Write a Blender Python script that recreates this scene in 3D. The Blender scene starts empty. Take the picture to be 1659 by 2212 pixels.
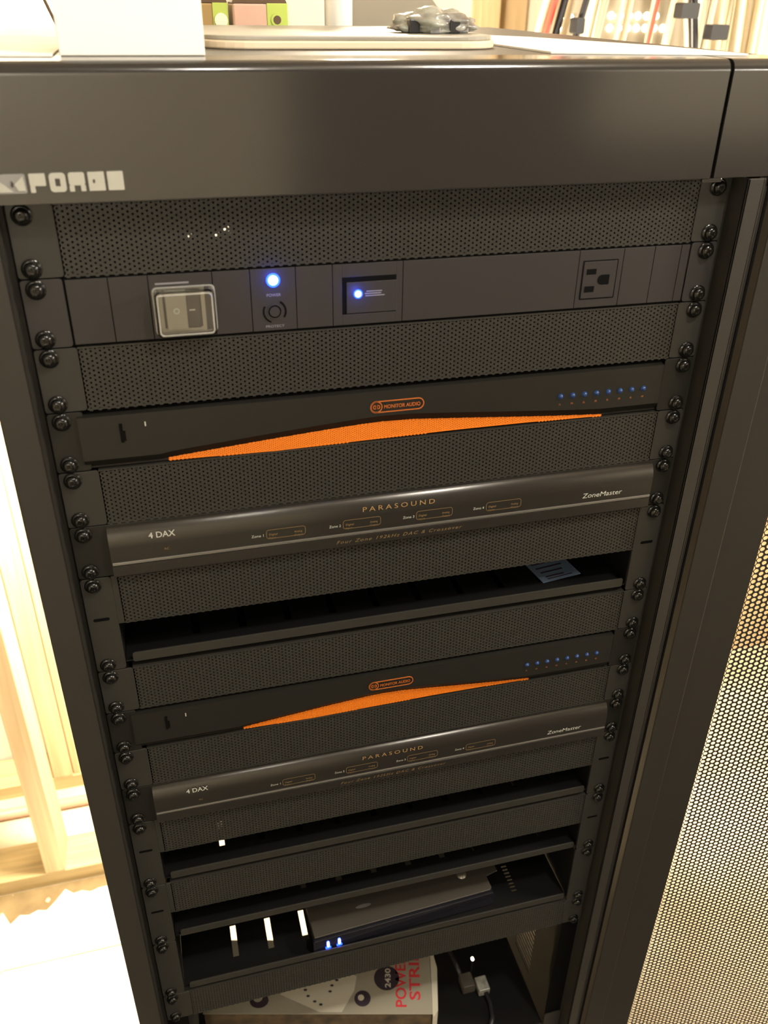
import bpy, bmesh, math, random
from mathutils import Matrix, Vector
R = math.radians
S = bpy.context.scene
COL = S.collection
FLOOR = 1500.0                       # rack datum (top of the first rack unit) is 1.5 m above the floor
def V(x, y, z): return Vector((x / 1000, y / 1000, (z + FLOOR) / 1000))

# ---------------------------------------------------------------- camera
cd = bpy.data.cameras.new('camera'); cam = bpy.data.objects.new('camera', cd); COL.objects.link(cam); S.camera = cam
cd.sensor_fit = 'VERTICAL'; cd.sensor_height = 36; cd.sensor_width = 27
cd.lens = 36 * 1884.77 / 2212
cd.clip_start = .01; cd.clip_end = 60
rm = (Matrix.Rotation(-.2673, 3, 'Z') @ Matrix.Rotation(1.0348, 3, 'X') @ Matrix.Rotation(.0150, 3, 'Z')).to_4x4()
cam.matrix_world = Matrix.Translation(V(68.4, -565.9, 108.1)) @ rm
cd.dof.use_dof = True; cd.dof.focus_distance = .78; cd.dof.aperture_fstop = 9.0

# ---------------------------------------------------------------- world, lights, exposure
w = bpy.data.worlds.new('world'); S.world = w; w.use_nodes = True
w.node_tree.nodes['Background'].inputs[0].default_value = (1, .82, .6, 1)
w.node_tree.nodes['Background'].inputs[1].default_value = .01
S.view_settings.view_transform = 'Standard'; S.view_settings.look = 'None'
S.view_settings.gamma = 1; S.view_settings.use_curve_mapping = False
S.view_settings.exposure = .46
WARM = (1, .85, .64)
def light(name, kind, pos, watts, size=.06, col=WARM, aim=None):
    l = bpy.data.lights.new(name, kind); l.energy = watts; l.color = col
    if kind == 'AREA': l.shape = 'DISK'; l.size = size
    else: l.shadow_soft_size = size
    o = bpy.data.objects.new(name, l); COL.objects.link(o); o.location = V(*pos)
    if aim: o.rotation_euler = (V(*aim) - V(*pos)).to_track_quat('-Z', 'Y').to_euler()
    return o
NEUT = (1, .95, .86)
light('ceiling_bulb_light', 'POINT', (640, -620, 860), 30, .045, NEUT)
light('ceiling_bulb_light', 'POINT', (215, -900, 860), 9, .04, NEUT)
light('side_bulb_light', 'POINT', (1500, -390, 420), 52, .10, (1, .89, .73))
light('board_fill_light', 'POINT', (-450, -2150, 350), 18, .10, NEUT)  # added lamp, brightens the unseen left board behind the camera
light('board_fill_light', 'POINT', (2100, -2150, 350), 16, .10, NEUT)  # added lamp for the unseen right board
light('work_light', 'POINT', (-22, 705, -250), 150, .07)
light('work_light', 'POINT', (1500, 560, -250), 45, .09)
light('back_room_light', 'POINT', (700, 1900, 860), 42, .09)

# ---------------------------------------------------------------- helpers
def mat(name, col, rough=.5, metal=0, spec=.5, emis=None, es=0, trans=0, alpha=1, bump=0, bscale=900, var=0, vscale=6, col2=None, ior=1.45, coat=0):
    m = bpy.data.materials.new(name); m.use_nodes = True; nt = m.node_tree; b = nt.nodes['Principled BSDF']
    b.inputs['Base Color'].default_value = (*col, 1); b.inputs['Roughness'].default_value = rough
    b.inputs['Metallic'].default_value = metal; b.inputs['Specular IOR Level'].default_value = spec
    b.inputs['IOR'].default_value = ior; b.inputs['Coat Weight'].default_value = coat
    if emis: b.inputs['Emission Color'].default_value = (*emis, 1); b.inputs['Emission Strength'].default_value = es
    b.inputs['Transmission Weight'].default_value = trans
    if var or bump:
        tc = nt.nodes.new('ShaderNodeTexCoord')
    if var:
        n = nt.nodes.new('ShaderNodeTexNoise'); n.inputs['Scale'].default_value = vscale; n.inputs['Detail'].default_value = 6
        r = nt.nodes.new('ShaderNodeMix'); r.data_type = 'RGBA'
        cr = nt.nodes.new('ShaderNodeMapRange'); cr.inputs['From Min'].default_value = .5 - .25 / max(var, .01) * .5; cr.inputs['From Max'].default_value = .5 + .25 / max(var, .01) * .5
        nt.links.new(tc.outputs['Object'], n.inputs['Vector']); nt.links.new(n.outputs['Fac'], cr.inputs['Value'])
        nt.links.new(cr.outputs['Result'], r.inputs['Factor'])
        r.inputs['A'].default_value = (*col, 1); r.inputs['B'].default_value = (*(col2 or [c * .6 for c in col]), 1)
        nt.links.new(r.outputs['Result'], b.inputs['Base Color'])
    if bump:
        n = nt.nodes.new('ShaderNodeTexNoise'); n.inputs['Scale'].default_value = bscale; n.inputs['Detail'].default_value = 3
        bp = nt.nodes.new('ShaderNodeBump'); bp.inputs['Strength'].default_value = bump; bp.inputs['Distance'].default_value = .0004
        nt.links.new(tc.outputs['Object'], n.inputs['Vector']); nt.links.new(n.outputs['Fac'], bp.inputs['Height'])
        nt.links.new(bp.outputs['Normal'], b.inputs['Normal'])
    return m
def wood_mat(name, a, b_, axis='Z', scale=1.0):
    m = bpy.data.materials.new(name); m.use_nodes = True; nt = m.node_tree; b = nt.nodes['Principled BSDF']
    b.inputs['Roughness'].default_value = .7
    tc = nt.nodes.new('ShaderNodeTexCoord'); mp = nt.nodes.new('ShaderNodeMapping')
    s = {'Z': (26, 26, 1.3), 'X': (1.3, 26, 26)}[axis]; mp.inputs['Scale'].default_value = [q * scale for q in s]
    n = nt.nodes.new('ShaderNodeTexNoise'); n.inputs['Scale'].default_value = 2.2; n.inputs['Detail'].default_value = 8; n.inputs['Distortion'].default_value = .8
    cr = nt.nodes.new('ShaderNodeValToRGB'); cr.color_ramp.elements[0].position = .35; cr.color_ramp.elements[1].position = .7
    cr.color_ramp.elements[0].color = (*a, 1); cr.color_ramp.elements[1].color = (*b_, 1)
    nt.links.new(tc.outputs['Object'], mp.inputs['Vector']); nt.links.new(mp.outputs['Vector'], n.inputs['Vector'])
    nt.links.new(n.outputs['Fac'], cr.inputs['Fac'])
    v = nt.nodes.new('ShaderNodeTexVoronoi'); v.inputs['Scale'].default_value = 1.0
    mp2 = nt.nodes.new('ShaderNodeMapping'); mp2.inputs['Scale'].default_value = {'Z': (9, 9, 3.6), 'X': (3.6, 9, 9)}[axis]
    lt = nt.nodes.new('ShaderNodeMapRange'); lt.inputs['From Min'].default_value = .06; lt.inputs['From Max'].default_value = .13
    nt.links.new(tc.outputs['Object'], mp2.inputs['Vector']); nt.links.new(mp2.outputs['Vector'], v.inputs['Vector'])
    nt.links.new(v.outputs['Distance'], lt.inputs['Value'])
    mx = nt.nodes.new('ShaderNodeMix'); mx.data_type = 'RGBA'; mx.inputs['A'].default_value = (.20, .085, .03, 1)
    nt.links.new(lt.outputs['Result'], mx.inputs['Factor']); nt.links.new(cr.outputs['Color'], mx.inputs['B'])
    nt.links.new(mx.outputs['Result'], b.inputs['Base Color'])
    return m
M = {}
M['paint'] = mat('black_powder_coat', (.024, .022, .019), .40, bump=.25, bscale=1400, spec=.35)
M['header'] = mat('black_satin_panel', (.018, .017, .016), .14, bump=.015, bscale=1400, spec=.9)
M['vent'] = mat('black_perforated_steel', (.022, .021, .018), .42, bump=.12, bscale=1500, spec=.35)
M['dark'] = mat('matt_black_inside', (.0015, .0015, .0015), .7, spec=.08)
M['tray'] = mat('black_tray_steel', (.0025, .0025, .0025), .55, spec=.25)
M['face'] = mat('black_equipment_face', (.010, .0095, .008), .4, bump=.1, bscale=1800, spec=.35)
M['plastic'] = mat('black_module_plastic', (.020, .018, .018), .45, bump=.1, bscale=2000, spec=.4)
M['screw'] = mat('black_screw_metal', (.004, .004, .0035), .15, spec=.45)
M['silver'] = mat('brushed_silver_bar', (.22, .21, .19), .34, metal=.7)
M['badge'] = mat('badge_letter_white', (.34, .34, .30), .4)
M['badge_grey'] = mat('badge_grey_metal', (.20, .20, .20), .35, metal=.3)
M['gold'] = mat('gold_print', (.26, .16, .06), .5)
M['gold_dim'] = mat('dim_gold_print', (.14, .09, .035), .5)
M['white_print'] = mat('white_print', (.36, .37, .33), .5)
M['grey_print'] = mat('grey_print', (.15, .145, .16), .5)
M['orange'] = mat('orange_grille', (.62, .155, .010), .42, spec=.5)
M['orange_print'] = mat('orange_print', (.33, .085, .012), .5)
M['orange_dim'] = mat('dim_orange_print', (.20, .065, .015), .5)
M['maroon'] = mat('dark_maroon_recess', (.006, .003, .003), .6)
M['blue_dot'] = mat('blue_indicator_lens', (.010, .035, .13), .25)
M['blue_led'] = mat('blue_led_light', (.1, .2, 1), .3, emis=(.06, .11, 1), es=36)
M['blue_glow'] = mat('blue_led_glow', (.02, .05, .9), .3, emis=(.01, .05, 1), es=5)
M['clear'] = mat('clear_plastic', (1, 1, 1), .06, trans=1, ior=1.46)
M['rocker'] = mat('rocker_switch_grey', (.21, .20, .15), .35)
M['rocker_dark'] = mat('rocker_switch_dark', (.028, .022, .022), .35)
M['white'] = mat('white_card', (.82, .80, .74), .55)
M['cream'] = mat('cream_plastic', (.78, .72, .58), .45)
M['grey_sheet'] = mat('grey_plastic_sheet', (.34, .32, .27), .35, var=.5, vscale=9, col2=(.22, .21, .18))
M['edge_beige'] = mat('beige_sheet_edge', (.62, .52, .38), .5)
M['clearbag'] = mat('cloudy_bag_plastic', (.35, .36, .31), .25, spec=.8, var=.8, vscale=60, col2=(.12, .11, .10), bump=.5, bscale=60)
M['black_rub'] = mat('black_cable_rubber', (.012, .012, .014), .4)
M['red'] = mat('red_cable_jacket', (.55, .05, .03), .4)
M['cable'] = mat('cream_cable_jacket', (.66, .58, .42), .45)
M['cable2'] = mat('grey_cable_jacket', (.44, .40, .31), .45)
M['drywall'] = mat('drywall', (.80, .77, .68), .8, var=.3, vscale=3, col2=(.7, .66, .55))
M['floor'] = mat('pale_dusty_floor', (.74, .68, .54), .75, var=.45, vscale=5, col2=(.52, .42, .26), bump=.3, bscale=90)
M['ceil'] = mat('ceiling_board', (.22, .19, .15), .85)
M['front_wall'] = mat('front_wall_board', (.12, .10, .09), .8)
M['stud'] = wood_mat('pine_stud_wood', (.62, .46, .26), (.80, .64, .40))
M['plate'] = wood_mat('pine_plate_wood', (.40, .31, .15), (.60, .46, .24), 'X')
M['ply'] = wood_mat('tan_plywood', (.48, .35, .19), (.60, .46, .28), 'Z', .35)
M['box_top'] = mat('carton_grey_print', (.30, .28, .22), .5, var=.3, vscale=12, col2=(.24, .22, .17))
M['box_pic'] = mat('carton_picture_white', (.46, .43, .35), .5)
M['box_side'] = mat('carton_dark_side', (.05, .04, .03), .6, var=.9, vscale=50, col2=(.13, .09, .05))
M['red_print'] = mat('red_print', (.50, .03, .04), .5)
M['black_print'] = mat('black_print', (.03, .02, .03), .5)
M['pink'] = mat('pink_label', (.62, .40, .30), .6, var=.4, vscale=20, col2=(.55, .34, .26))
M['green'] = mat('lime_label', (.42, .52, .10), .5)
M['brown_box'] = mat('brown_label', (.34, .22, .08), .6)
M['dark_brown'] = mat('dark_brown_cap', (.10, .06, .03), .5)
M['dot_glow'] = mat('white_dot_glow', (1, 1, 1), .3, emis=(1, .86, .6), es=9)
M['glow_dim'] = mat('dim_warm_leak', (1, 1, 1), .3, emis=(1, .85, .6), es=1.6)
M['lip'] = mat('shaded_fascia_lip', (.005, .0045, .004), .5, spec=.2)
M['edge_glint'] = mat('clear_plastic_glint', (.85, .84, .78), .12, trans=.75, ior=1.3)
M['patch'] = mat('blotched_brown', (.26, .19, .09), .8, var=.6, vscale=20, col2=(.16, .11, .05))
M['pipe'] = mat('pink_plastic_pipe', (.55, .34, .24), .4)
M['wave'] = mat('dull_grey_steel', (.30, .27, .21), .35, metal=.3)
M['card_blue'] = mat('pale_blue_card', (.10, .14, .20), .5)
M['device'] = mat('grey_device_lid', (.045, .040, .032), .45, bump=.1)
M['gloss'] = mat('gloss_black_front', (.01, .01, .014), .08)

# brushed black fascia: fine grain stretched along x
def brushed(name, col, rough):
    m = mat(name, col, rough, metal=.5, spec=.8); nt = m.node_tree; b = nt.nodes['Principled BSDF']
    tc = nt.nodes.new('ShaderNodeTexCoord'); mp = nt.nodes.new('ShaderNodeMapping'); mp.inputs['Scale'].default_value = (45, 2500, 2500)
    n = nt.nodes.new('ShaderNodeTexNoise'); n.inputs['Scale'].default_value = 1; n.inputs['Detail'].default_value = 3
    b.inputs['Anisotropic'].default_value = .85; tg = nt.nodes.new('ShaderNodeCombineXYZ'); tg.inputs[2].default_value = 1; nt.links.new(tg.outputs[0], b.inputs['Tangent'])
    bp = nt.nodes.new('ShaderNodeBump'); bp.inputs['Strength'].default_value = .10; bp.inputs['Distance'].default_value = .0002
    nt.links.new(tc.outputs['Object'], mp.inputs['Vector']); nt.links.new(mp.outputs['Vector'], n.inputs['Vector'])
    nt.links.new(n.outputs['Fac'], bp.inputs['Height']); nt.links.new(bp.outputs['Normal'], b.inputs['Normal'])
    return m
M['brushed'] = brushed('brushed_black_fascia', (.030, .027, .023), .24)

class MB:
    """collects shapes in millimetres (rack coordinates unless local)"""
    def __init__(s): s.v = []; s.f = []; s.sm = []
    def add(s, vs, fs, smooth=False):
        n = len(s.v); s.v += vs; s.f += [tuple(i + n for i in f) for f in fs]; s.sm += [smooth] * len(fs)
        return s
    def box(s, x0, x1, y0, y1, z0, z1):
        vs = [(x, y, z) for x in (x0, x1) for y in (y0, y1) for z in (z0, z1)]
        return s.add(vs, [(0, 1, 3, 2), (4, 6, 7, 5), (0, 4, 5, 1), (2, 3, 7, 6), (0, 2, 6, 4), (1, 5, 7, 3)])
    def prism(s, poly, a, b, axis='y', smooth=False):
        """poly of 2-D points extruded from a to b; axis y: (x,z) points, x: (y,z), z: (x,y)"""
        n = len(poly)
        P = {'y': lambda p, t: (p[0], t, p[1]), 'x': lambda p, t: (t, p[0], p[1]), 'z': lambda p, t: (p[0], p[1], t)}[axis]
        vs = [P(p, a) for p in poly] + [P(p, b) for p in poly]
        k = len(s.v)
        s.add(vs, [tuple(range(n)), tuple(range(2 * n - 1, n - 1, -1))])
        s.v = s.v[:k] + vs; s.f += [(k + i, k + n + i, k + n + (i + 1) % n, k + (i + 1) % n) for i in range(n)]; s.sm += [smooth] * n
        return s
    def cyl(s, c, r, a, b, axis='y', n=16, r2=None, smooth=True):
        r2 = r if r2 is None else r2
        P = {'y': lambda u, v, t: (c[0] + u, t, c[1] + v), 'x': lambda u, v, t: (t, c[0] + u, c[1] + v), 'z': lambda u, v, t: (c[0] + u, c[1] + v, t)}[axis]
        vs = [P(rr * math.cos(2 * math.pi * i / n), rr * math.sin(2 * math.pi * i / n), t) for rr, t in ((r, a), (r2, b)) for i in range(n)]
        s.add(vs, [(i, (i + 1) % n, n + (i + 1) % n, n + i) for i in range(n)], smooth)
        k = len(s.v) - 2 * n; s.f += [tuple(range(k + n - 1, k - 1, -1)), tuple(range(k + n, k + 2 * n))]; s.sm += [False, False]
        return s
    def lathe(s, c, prof, n=16, axis='y'):
        """prof = [(radius, t)...]"""
        P = {'y': lambda u, v, t: (c[0] + u, t, c[1] + v), 'z': lambda u, v, t: (c[0] + u, c[1] + v, t)}[axis]
        vs = [P(r * math.cos(2 * math.pi * i / n), r * math.sin(2 * math.pi * i / n), t) for r, t in prof for i in range(n)]
        fs = [(j * n + i, j * n + (i + 1) % n, (j + 1) * n + (i + 1) % n, (j + 1) * n + i) for j in range(len(prof) - 1) for i in range(n)]
        return s.add(vs, fs, True)
    def ring(s, c, ro, ri, a, b, n=20, a0=0, a1=2 * math.pi):
        """flat ring (or arc) in the x-z plane between y=a (front) and y=b"""
        k = n if a1 - a0 > 6.28 else n + 1; full = a1 - a0 > 6.28
        vs = []
        for i in range(k):
            t = a0 + (a1 - a0) * i / n
            for r, y in ((ro, a), (ri, a), (ri, b), (ro, b)): vs.append((c[0] + r * math.cos(t), y, c[1] + r * math.sin(t)))
        fs = []
        for i in range(n if full else n):
            j = (i + 1) % k
            for q in range(4): fs.append((i * 4 + q, i * 4 + (q + 1) % 4, j * 4 + (q + 1) % 4, j * 4 + q))
        return s.add(vs, fs)
    def tube(s, pts, r, n=8):
        pts = [Vector(p) for p in pts]; vs = []
        up = Vector((0, 0, 1))
        for i, p in enumerate(pts):
            d = (pts[min(i + 1, len(pts) - 1)] - pts[max(i - 1, 0)]).normalized()
            if abs(d.dot(up)) > .95: a = d.cross(Vector((0, 1, 0))).normalized()
            else: a = d.cross(up).normalized()
            b = d.cross(a)
            for k in range(n):
                t = 2 * math.pi * k / n; vs.append(tuple(p + r * (math.cos(t) * a + math.sin(t) * b)))
        m = len(pts)
        s.add(vs, [(i * n + k, i * n + (k + 1) % n, (i + 1) * n + (k + 1) % n, (i + 1) * n + k) for i in range(m - 1) for k in range(n)], True)
        k0 = len(s.v) - m * n; s.f += [tuple(range(k0, k0 + n)), tuple(range(k0 + (m - 1) * n, k0 + m * n))]; s.sm += [False, False]
        return s
    def rrect(s, x0, x1, z0, z1, r, y0, y1, seg=5): return s.prism(rrpoly(x0, x1, z0, z1, r, seg), y0, y1)
    def rframe(s, x0, x1, z0, z1, r, t, y0, y1, seg=5):
        o = rrpoly(x0, x1, z0, z1, r, seg); i = rrpoly(x0 + t, x1 - t, z0 + t, z1 - t, max(r - t, .1), seg); n = len(o)
        vs = [(p[0], y0, p[1]) for p in o] + [(p[0], y0, p[1]) for p in i] + [(p[0], y1, p[1]) for p in o] + [(p[0], y1, p[1]) for p in i]
        fs = []
        for k in range(n):
            j = (k + 1) % n
            fs += [(k, j, n + j, n + k), (k, 2 * n + k, 2 * n + j, j), (n + k, n + j, 3 * n + j, 3 * n + k)]
        return s.add(vs, fs)
    def perf(s, x0, x1, z0, z1, p, r, y, th, n=6, clip=None):
        """real holes: hexagonal cells with vertical columns"""
        cw = p * .8660254; C0 = int((x1 - x0) / cw); Rn = int((z1 - z0) / p); x0 += (x1 - x0 - C0 * cw) / 2 + cw / 2; z0 += (z1 - z0 - Rn * p) / 2 + p / 4
        ho = p / math.sqrt(3)
        out = []
        for k in range(n):
            a = 2 * math.pi * k / n
            q = (a % (math.pi / 3)) - math.pi / 6
            out.append((ho * math.cos(math.pi / 6) / math.cos(q) * math.cos(a), ho * math.cos(math.pi / 6) / math.cos(q) * math.sin(a), r * math.cos(a), r * math.sin(a)))
        vs = s.v; fs = s.f
        cnt = 0
        for i in range(C0):
            cx = x0 + i * cw
            for j in range(Rn):
                cz = z0 + j * p + (p / 2 if i % 2 else 0)
                if clip and not clip(cx, cz): continue
                b = len(vs)
                for (ox, oz, ix, iz) in out: vs.append((cx + ox, y, cz + oz))
                for (ox, oz, ix, iz) in out: vs.append((cx + ix, y, cz + iz))
                for (ox, oz, ix, iz) in out: vs.append((cx + ix, y + th, cz + iz))
                for k in range(n):
                    l = (k + 1) % n
                    fs.append((b + k, b + l, b + n + l, b + n + k)); fs.append((b + n + k, b + n + l, b + 2 * n + l, b + 2 * n + k))
                cnt += 1
        s.sm += [False] * (len(fs) - len(s.sm))
        return s
    def mesh(s, name, m):
        me = bpy.data.meshes.new(name)
        me.from_pydata([(a / 1000, b / 1000, c / 1000) for a, b, c in s.v], [], s.f)
        for mm in (m if isinstance(m, (list, tuple)) else [m]): me.materials.append(mm)
        me.polygons.foreach_set('use_smooth', s.sm); me.update(); return me
def rrpoly(x0, x1, z0, z1, r, seg=5):
    out = []
    for cx, cz, a in ((x1 - r, z1 - r, 0), (x0 + r, z1 - r, 90), (x0 + r, z0 + r, 180), (x1 - r, z0 + r, 270)):
        for i in range(seg + 1):
            t = R(a + 90 * i / seg); out.append((cx + r * math.cos(t), cz + r * math.sin(t)))
    return out
def fixnorm(me):
    bm = bmesh.new(); bm.from_mesh(me); bmesh.ops.recalc_face_normals(bm, faces=bm.faces); bm.to_mesh(me); bm.free()
def obj(name, mb, m, parent=None, bevel=0, loc=None, seg=2, fix=True):
    me = mb.mesh(name, m) if isinstance(mb, MB) else mb
    if fix and isinstance(mb, MB): fixnorm(me)
    o = bpy.data.objects.new(name, me); COL.objects.link(o)
    if parent: o.parent = parent
    else: o.location = loc if loc is not None else (0, 0, FLOOR / 1000)
    if bevel:
        b = o.modifiers.new('bevel', 'BEVEL'); b.width = bevel / 1000; b.segments = seg; b.limit_method = 'ANGLE'; b.angle_limit = R(40)
    return o
def flatten(o, ang=22):
    m_ = o.modifiers.new('split', 'EDGE_SPLIT'); m_.split_angle = R(ang)
    w_ = o.modifiers.new('wn', 'WEIGHTED_NORMAL'); w_.keep_sharp = True; w_.weight = 100
def tag(o, label, cat, group=None):
    o['label'] = label; o['category'] = cat
    if group: o['group'] = group
    return o
def thing(name, label, cat, group=None, loc=(0, 0, 0), rz=0):
    """Empty at the thing's base; parts are given relative to it"""
    o = bpy.data.objects.new(name, None); COL.objects.link(o); o.location = V(*loc); o.rotation_euler = (0, 0, rz); o.empty_display_size = .02
    return tag(o, label, cat, group)
def struct(name, mb, m, **k):
    o = obj(name, mb, m, **k)
    if not k.get('parent'): o['kind'] = 'structure'
    return o
_tc = {}
def text(name, body, x, z, h, y, m, parent, align='LEFT', width=None, shear=0, space=1, depth=.12, bold=0, rot=None, line=1):
    """lettering as a mesh lying in the x-z plane, cap height h mm, baseline z"""
    cu = bpy.data.curves.new('t', 'FONT'); cu.body = body; cu.size = 1; cu.shear = shear; cu.space_character = space
    cu.align_x = 'LEFT'; cu.offset = bold; cu.resolution_u = 3; cu.space_line = line
    to = bpy.data.objects.new('t', cu); COL.objects.link(to)
    dg = bpy.context.evaluated_depsgraph_get(); me = bpy.data.meshes.new_from_object(to.evaluated_get(dg))
    bpy.data.objects.remove(to); bpy.data.curves.remove(cu)
    xs = [v.co.x for v in me.vertices]; x0, x1 = min(xs), max(xs)
    sz = h / .70; sx = width / (x1 - x0) if width else sz
    for v in me.vertices:
        px = (v.co.x - x0) * sx
        if align == 'CENTER': px -= (x1 - x0) * sx / 2
        pz = v.co.y * sz
        if rot == 'up': v.co = ((x - pz) / 1000, (z + px) / 1000, y / 1000)   # lying on a lid, reading away from its front edge
        else: v.co = ((x + px) / 1000, y / 1000, (z + pz) / 1000)
    me.materials.clear(); me.materials.append(m)
    me.name = name
    return obj(name, me, m, parent)

# ---------------------------------------------------------------- setting
struct('floor', MB().box(-2600, 3200, -2600, 3000, -1560, -1500), M['floor'])
struct('ceiling', MB().box(-2600, 3200, -2600, 3000, 960, 1000), M['ceil'])
struct('wall_back', MB().box(-2600, 3200, 2740, 2800, -1500, 960), M['drywall'])
struct('wall_front', MB().box(-2600, 3200, -2600, -2540, -1500, 960), M['front_wall'])
o = obj('reflection_board', MB().box(-2540, 560, -2538, -2520, -1500, 900), M['drywall']); tag(o, 'unseen pale board added behind the viewer for the left header reflection', 'board')  # out of view, sized for the pale reflection in the header
o = obj('reflection_board', MB().box(1640, 3130, -2538, -2520, -330, 900), M['drywall']); tag(o, 'unseen pale board added behind the viewer for the right header reflection', 'board')  # out of view, gives the header its right-hand reflection
struct('wall_left', MB().box(-2600, -2540, -2540, 2740, -1500, 960), M['drywall'])
struct('wall_right', MB().box(3140, 3200, -2540, 2740, -1500, 960), M['drywall'])
ib = struct('wall_inner', MB().box(-2540, 150, 1092, 1106, -1500, 960), M['drywall'])
pw = struct('wall_plywood', MB().box(790, 3140, 1060, 1078, -1500, 960), M['ply'])
o = obj('bounce_mat', MB().prism(rrpoly(-700, 1600, -2480, -150, 30), -1500, -1494, 'z'), M['black_rub'])  # unseen, added to darken floor bounce and reflections on the rack front
tag(o, 'unseen dark mat added in front of the rack to cut floor bounce', 'mat')
# stud framing
def stud(name, x0, x1, y0, y1, z0, z1, label, m='stud', cat='stud', group=None):
    o = obj(name, MB().box(0, x1 - x0, 0, y1 - y0, 0, z1 - z0), M[m], bevel=2, loc=V(x0, y0, z0))
    return tag(o, label, cat, group)
stud('bottom_plate', -1600, -60, 735, 824, -1500, -1462, 'pine bottom plate lying on the floor nearest the rack', 'plate', 'timber')
stud('bottom_plate', -1500, 146, 996, 1085, -1500, -1462, 'pine bottom plate further back against the white inner wall', 'plate', 'timber')
stud('wall_stud', -287, -248, 735, 824, -1462, 955, 'pine wall stud standing on the nearer bottom plate')
stud('wall_stud', -285, -243, 996, 1085, -1462, 955, 'knotty pine stud standing on the farther bottom plate')
stud('wall_stud', -241, -226, 1000, 1085, -1462, 955, 'pale narrow pine strip fixed beside the knotty stud')
stud('wall_stud', 1262, 1335, 2650, 2738, -1500, 955, 'bright pine stud on the back wall beside the outlet')
# ragged sheet and slab joint on the floor at the left
random.seed(5)
pts = [(-900 + i * 17, min(730, 655 + max(0, (i * 17 - 510)) * .25 + random.uniform(-9, 10) + (24 if i % 7 == 3 else 0))) for i in range(52)]
o = obj('paper_sheet', MB().prism(pts + [(-20, 250), (-900, 250)], -1500, -1498.6, 'z'), M['white'])
tag(o, 'torn white floor paper with a ragged edge below the bottom plate', 'paper')
o = obj('brown_strip', MB().box(-1600, -20, 560, 734, -1500, -1499.2), M['patch']); tag(o, 'brown strip on the floor between the torn paper and the bottom plate', 'patch')  # flat brown strip with darker blotches
o = obj('floor_pipe', MB().cyl((940, -1488), 12, -1500, 140, 'x', 14), M['pipe'])
tag(o, 'thin pinkish pipe running along the floor before the farther bottom plate', 'pipe')
o = obj('floor_joint', MB().box(-1800, 0, 560, 564, -1498.6, -1497.8), M['plate']); tag(o, 'thin tan tape line across the white floor paper', 'tape')
o = obj('debris', MB(), M['dark_brown'])
bm = MB()
for i in range(70):
    x, y = random.uniform(-420, -30), random.uniform(300, 990); r = random.uniform(1, 4.5)
    if 730 < y < 830: continue
    z = -1498.6 if y < 680 else -1500
    bm.prism([(x + r * random.uniform(.5, 1.4) * math.cos(t), y + r * random.uniform(.5, 1.6) * math.sin(t)) for t in (0, 1.2, 2.5, 3.8, 5)], z, z + 1.2, 'z')
o.data = bm.mesh('debris', M['stud']); o['kind'] = 'stuff'; tag(o, 'scattered wood chips on the pale floor left of the rack', 'debris')
# outlet on the back wall stud
ot = thing('wall_outlet', 'cream duplex outlet plate on the bright stud behind the rack', 'outlet', loc=(1385, 2738, 22))
obj('wall_plate', MB().rrect(-36, 36, -58, 58, 6, -6, 1), M['white'], ot, bevel=1.5)
for dz in (-20, 20):
    sk = obj('socket', MB().rrect(-17, 17, dz - 14, dz + 14, 9, -9, -5), M['cream'], ot)
    obj('slot', MB().box(-8, -5, -9.6, -8.8, dz - 5, dz + 5).box(5, 8, -9.6, -8.8, dz - 5, dz + 5).cyl((0, dz - 8), 3, -9.6, -8.8), M['dark_brown'], sk)
o = obj('wood_blocking', MB().box(1340, 1460, 2718, 2739, -260, 330), M['ply']); tag(o, 'orange toned wood board behind the cream outlet', 'board')

# ---------------------------------------------------------------- the rack
X0, X1 = -35.0, 500.0; YF = -15.0; YB = 560.0; ZT = 75.0; ZB = -1500.0
rack = thing('equipment_rack', 'tall black steel equipment rack filled with audio gear', 'rack', loc=(232, 0, ZB))
OFF = Vector((-.232, 0, 1.5))
def rpart(name, mb, m, bevel=0, parent=rack, **k):
    o = obj(name, mb, M[m] if isinstance(m, str) else m, parent, bevel, **k)
    if parent is rack: o.location = OFF
    return o
# posts: C-shaped front columns, rear columns
rpart('front_post', MB().box(X0, -13, YF, YF + 2, ZB, 1).box(X0, X0 + 2, YF, 60, ZB, 1).box(-15, -13, YF, 6, ZB, 1).box(-15, -9.5, 4, 6, ZB, 1), 'paint', 1)
rpart('front_post', MB().box(478, 491.5, YF, YF + 2, ZB, 1).box(478, 480, YF, 6, ZB, 1).box(474.6, 480, 4, 6, ZB, 1).box(490, 492, YF, YF + 6, ZB, 1).box(492, 500, YF + 5, YF + 6, ZB, 1), 'paint', .8)
rpart('post_side', MB().box(X1 - 2, X1, YF + 4, 60, ZB, 1), 'tray')
for x in (X0, X1 - 40): rpart('rear_post', MB().box(x, x + 40, YB - 40, YB - 38, ZB, ZT - 3).box(x if x < 0 else X1 - 2, x + 2 if x < 0 else X1, YB - 40, YB, ZB, ZT - 3), 'tray')
# mounting rails with square holes down each side
for a, b in ((-9.5, 12.0), (453, 474.6)):
    rl = rpart('mounting_rail', MB().box(a, b, 2.2, 4, -1400, 0).box(a if a < 0 else b - 2, a + 2 if a < 0 else b, 4, 40, -1400, 0), 'dark')
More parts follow.
